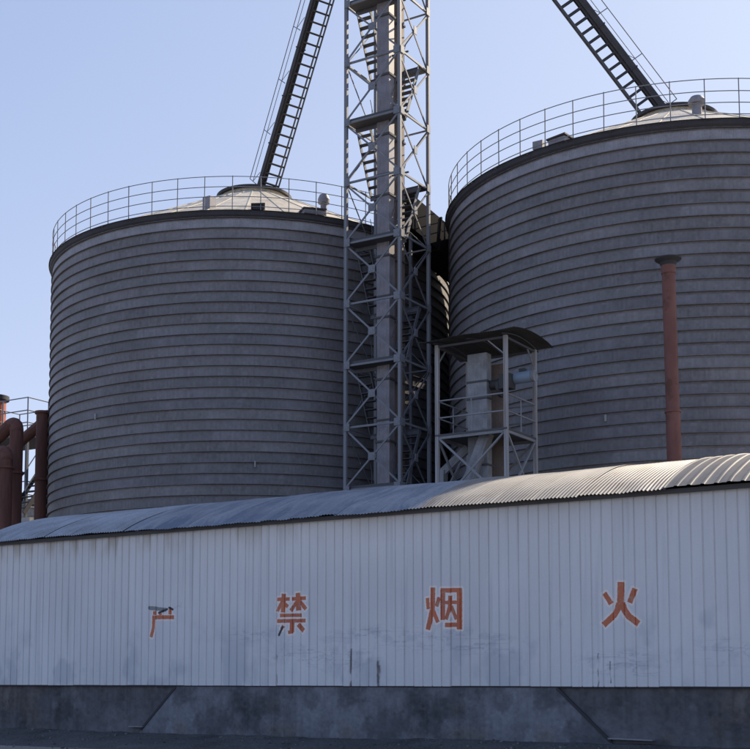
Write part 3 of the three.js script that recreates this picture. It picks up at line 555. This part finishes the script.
// ---------------------------------------------------------------- plant on the far left
function pipeRun(label, pts, r, extra) {
  const g = thing('rusty_pipe', label, 'pipe', [pts[0][0], 0, pts[0][2]], 'large rusty pipes beside the left silo'), o = pts[0];
  const loc = (p) => new THREE.Vector3(p[0] - o[0], p[1], p[2] - o[2]);
  const path = new THREE.CurvePath(); const v = pts.map(loc);
  for (let i = 0; i + 1 < v.length; i++) {
    const a = v[i].clone(), b = v[i + 1].clone(), cut = 0.45;
    if (i > 0) a.addScaledVector(b.clone().sub(v[i]).normalize(), cut);
    if (i + 2 < v.length) b.addScaledVector(v[i].clone().sub(v[i + 1]).normalize(), cut);
    part(g, 'pipe_section', new THREE.TubeGeometry(new THREE.LineCurve3(a, b), 4, r, 20), M.rust);
    if (i + 2 < v.length) { const e = v[i + 1].clone().addScaledVector(v[i + 2].clone().sub(v[i + 1]).normalize(), cut); part(g, 'elbow', new THREE.TubeGeometry(new THREE.QuadraticBezierCurve3(b, v[i + 1].clone(), e), 10, r * 1.03, 20), M.rust); }
  }
  for (const y of [3, 6.5, 9.5]) if (y < pts[1][1] - 0.6) part(g, 'flange', revolve([[r, y - 0.04], [r + 0.07, y - 0.04], [r + 0.07, y + 0.04], [r, y + 0.04]], 24), M.rust);
  extra && extra(g);
}
pipeRun('rusty pipe with capped top, nearest to the left silo', [[-24.0, 0, 7.5], [-24.0, 12.2, 7.5]], 0.27, (g) => {
  part(g, 'end_cap', revolve([[0.27, 12.2], [0.33, 12.2], [0.33, 12.3], [0.001, 12.34]], 20), M.rust);
  part(g, 'branch', new THREE.TubeGeometry(new THREE.LineCurve3(new THREE.Vector3(0, 11.85, 0), new THREE.Vector3(-5, 8.9, 0.4)), 4, 0.22, 18), M.rust);
});
pipeRun('rusty pipe standing in the middle with elbow to the left', [[-23.55, 0, 9.3], [-23.55, 11.6, 9.3], [-28.5, 8.6, 9.6]], 0.26);
pipeRun('shortest rusty pipe at the left picture edge with low elbow', [[-22.9, 0, 10.4], [-22.9, 10.25, 10.4], [-27.5, 7.6, 10.7]], 0.26);
{
  const g = thing('stair_tower', 'small open steel stair tower with platform rails behind the rusty pipes', 'stair tower', [-30.2, 0, 2.8]);
  const X = [-1.6, 1.6], ZZ = [-1.3, 1.2], tp = 12.4;
  for (const x of X) for (const z of ZZ) bar(g, 'post', [x, 0, z], [x, tp, z], 0.12, 0.12, M.towerDull);
  for (const y of [8.6, tp]) {
    part(g, 'platform', mbox(3.3, 0.08, 2.6), M.deck, [0, y - 0.08, -0.05]);
    for (const h of [0.55, 1.1, 1.68]) for (const [p, q] of [[[X[0], ZZ[1]], [X[1], ZZ[1]]], [[X[1], ZZ[1]], [X[1], ZZ[0]]], [[X[0], ZZ[0]], [X[0], ZZ[1]]], [[X[0], ZZ[0]], [X[1], ZZ[0]]]]) tube(g, 'guard_rail', [p[0], y + h, p[1]], [q[0], y + h, q[1]], 0.026, M.rail);
    for (const x of [X[0], 0, X[1]]) for (const z of ZZ) tube(g, 'guard_post', [x, y, z], [x, y + 1.7, z], 0.03, M.rail);
    for (const z of [-0.05]) tube(g, 'guard_post', [X[1], y, z], [X[1], y + 1.7, z], 0.03, M.rail);
  }
  const s = new THREE.Group(); s.name = 'stair_flight'; g.add(s);
  for (const x of [1.55, 2.35]) { bar(s, 'stringer', [x, 8.7, 2.0], [x, 12.3, -0.7], 0.05, 0.2, M.black); tube(s, 'handrail', [x, 9.7, 2.0], [x, 13.3, -0.7], 0.025, M.rail); }
  for (let i = 1; i < 13; i++) { const o = part(s, 'tread', unitBox, M.deck, [1.95, 8.7 + 3.6 * i / 13, 2.0 - 2.7 * i / 13]); o.scale.set(0.76, 0.04, 0.2); }
  bar(g, 'cross_beam', [-0.2, 8.35, 1.75], [2.6, 8.35, 1.75], 0.3, 0.36, M.white);
  bar(g, 'strut', [2.3, 0, 1.75], [2.3, 8.17, 1.75], 0.1, 0.1, M.white);
  for (const [p, q] of [[[X[0], ZZ[1]], [X[1], ZZ[1]]], [[X[1], ZZ[1]], [X[1], ZZ[0]]]]) { bar(g, 'diagonal_brace', [p[0], 1, p[1]], [q[0], 8, q[1]], 0.07, 0.07, M.towerDull); bar(g, 'diagonal_brace', [q[0], 1, q[1]], [p[0], 8, p[1]], 0.06, 0.06, M.towerDull); }
}
{
  const g = thing('banded_stack', 'red and white banded stack with dark rim at the far left edge', 'stack', [-32.3, 0, 2.6]);
  const band = [mat([0.42, 0.11, 0.06], { roughness: 0.7 }), mat([0.62, 0.58, 0.54], { roughness: 0.7 })];
  for (let i = 0; i < 10; i++) part(g, 'band', revolve([[0.52, i * 1.46], [0.52, (i + 1) * 1.46]], 28), band[(i + 1) % 2]);
  part(g, 'rim', revolve([[0.52, 14.55], [0.66, 14.6], [0.66, 14.8], [0.4, 14.82], [0.4, 14.2]], 28), M.black);
}
{
  const g = thing('process_building', 'pale low plant building half hidden behind the rusty pipes', 'building', [-34, 0, -6]);
  part(g, 'wall', mbox(14, 10.2, 9), mat([0.5, 0.5, 0.5], { map: rep(T.concrete, 1 / 6, 1 / 6), roughness: 0.9 }));
  part(g, 'roof', mbox(14.6, 0.3, 9.6), M.towerDull, [0, 10.202, 0]);
  for (let i = 0; i < 4; i++) for (let j = 0; j < 3; j++) { const w = part(g, 'window', mbox(1.7, 1.5, 0.06), M.black, [-5 + i * 3.3, 1.6 + j * 3, 4.51]); part(w, 'sill', mbox(1.9, 0.08, 0.2), M.white, [0, -0.085, 0.08]); }
}

// ---------------------------------------------------------------- loose stones on the bank of earth
{
  const geo = new THREE.IcosahedronGeometry(1, 0), n = 900, o = new THREE.InstancedMesh(geo, mat([0.12, 0.115, 0.11], { roughness: 0.95, flatShading: true }), n), m4 = new THREE.Matrix4(), q = new THREE.Quaternion();
  for (let i = 0; i < n; i++) {
    const x = rr(-11, 10.5), z = 22.36 + Math.pow(rnd(), 1.5) * 2.4, s = 0.008 + 0.03 * Math.pow(rnd(), 3);
    q.setFromEuler(new THREE.Euler(rr(0, 6), rr(0, 6), rr(0, 6)));
    m4.compose(new THREE.Vector3(x, bermHeight(x, z) + s * 0.3, z), q, new THREE.Vector3(s * rr(0.8, 1.5), s * 0.7, s)); o.setMatrixAt(i, m4); o.setColorAt(i, new THREE.Color().setScalar(rr(0.5, 1.4)));
  }
  o.name = 'gravel'; o.castShadow = o.receiveShadow = true; o.userData = { kind: 'stuff', label: 'loose stones and rubble on the earth below the shed', category: 'gravel' }; scene.add(o);
}
renderer.render(scene, camera);
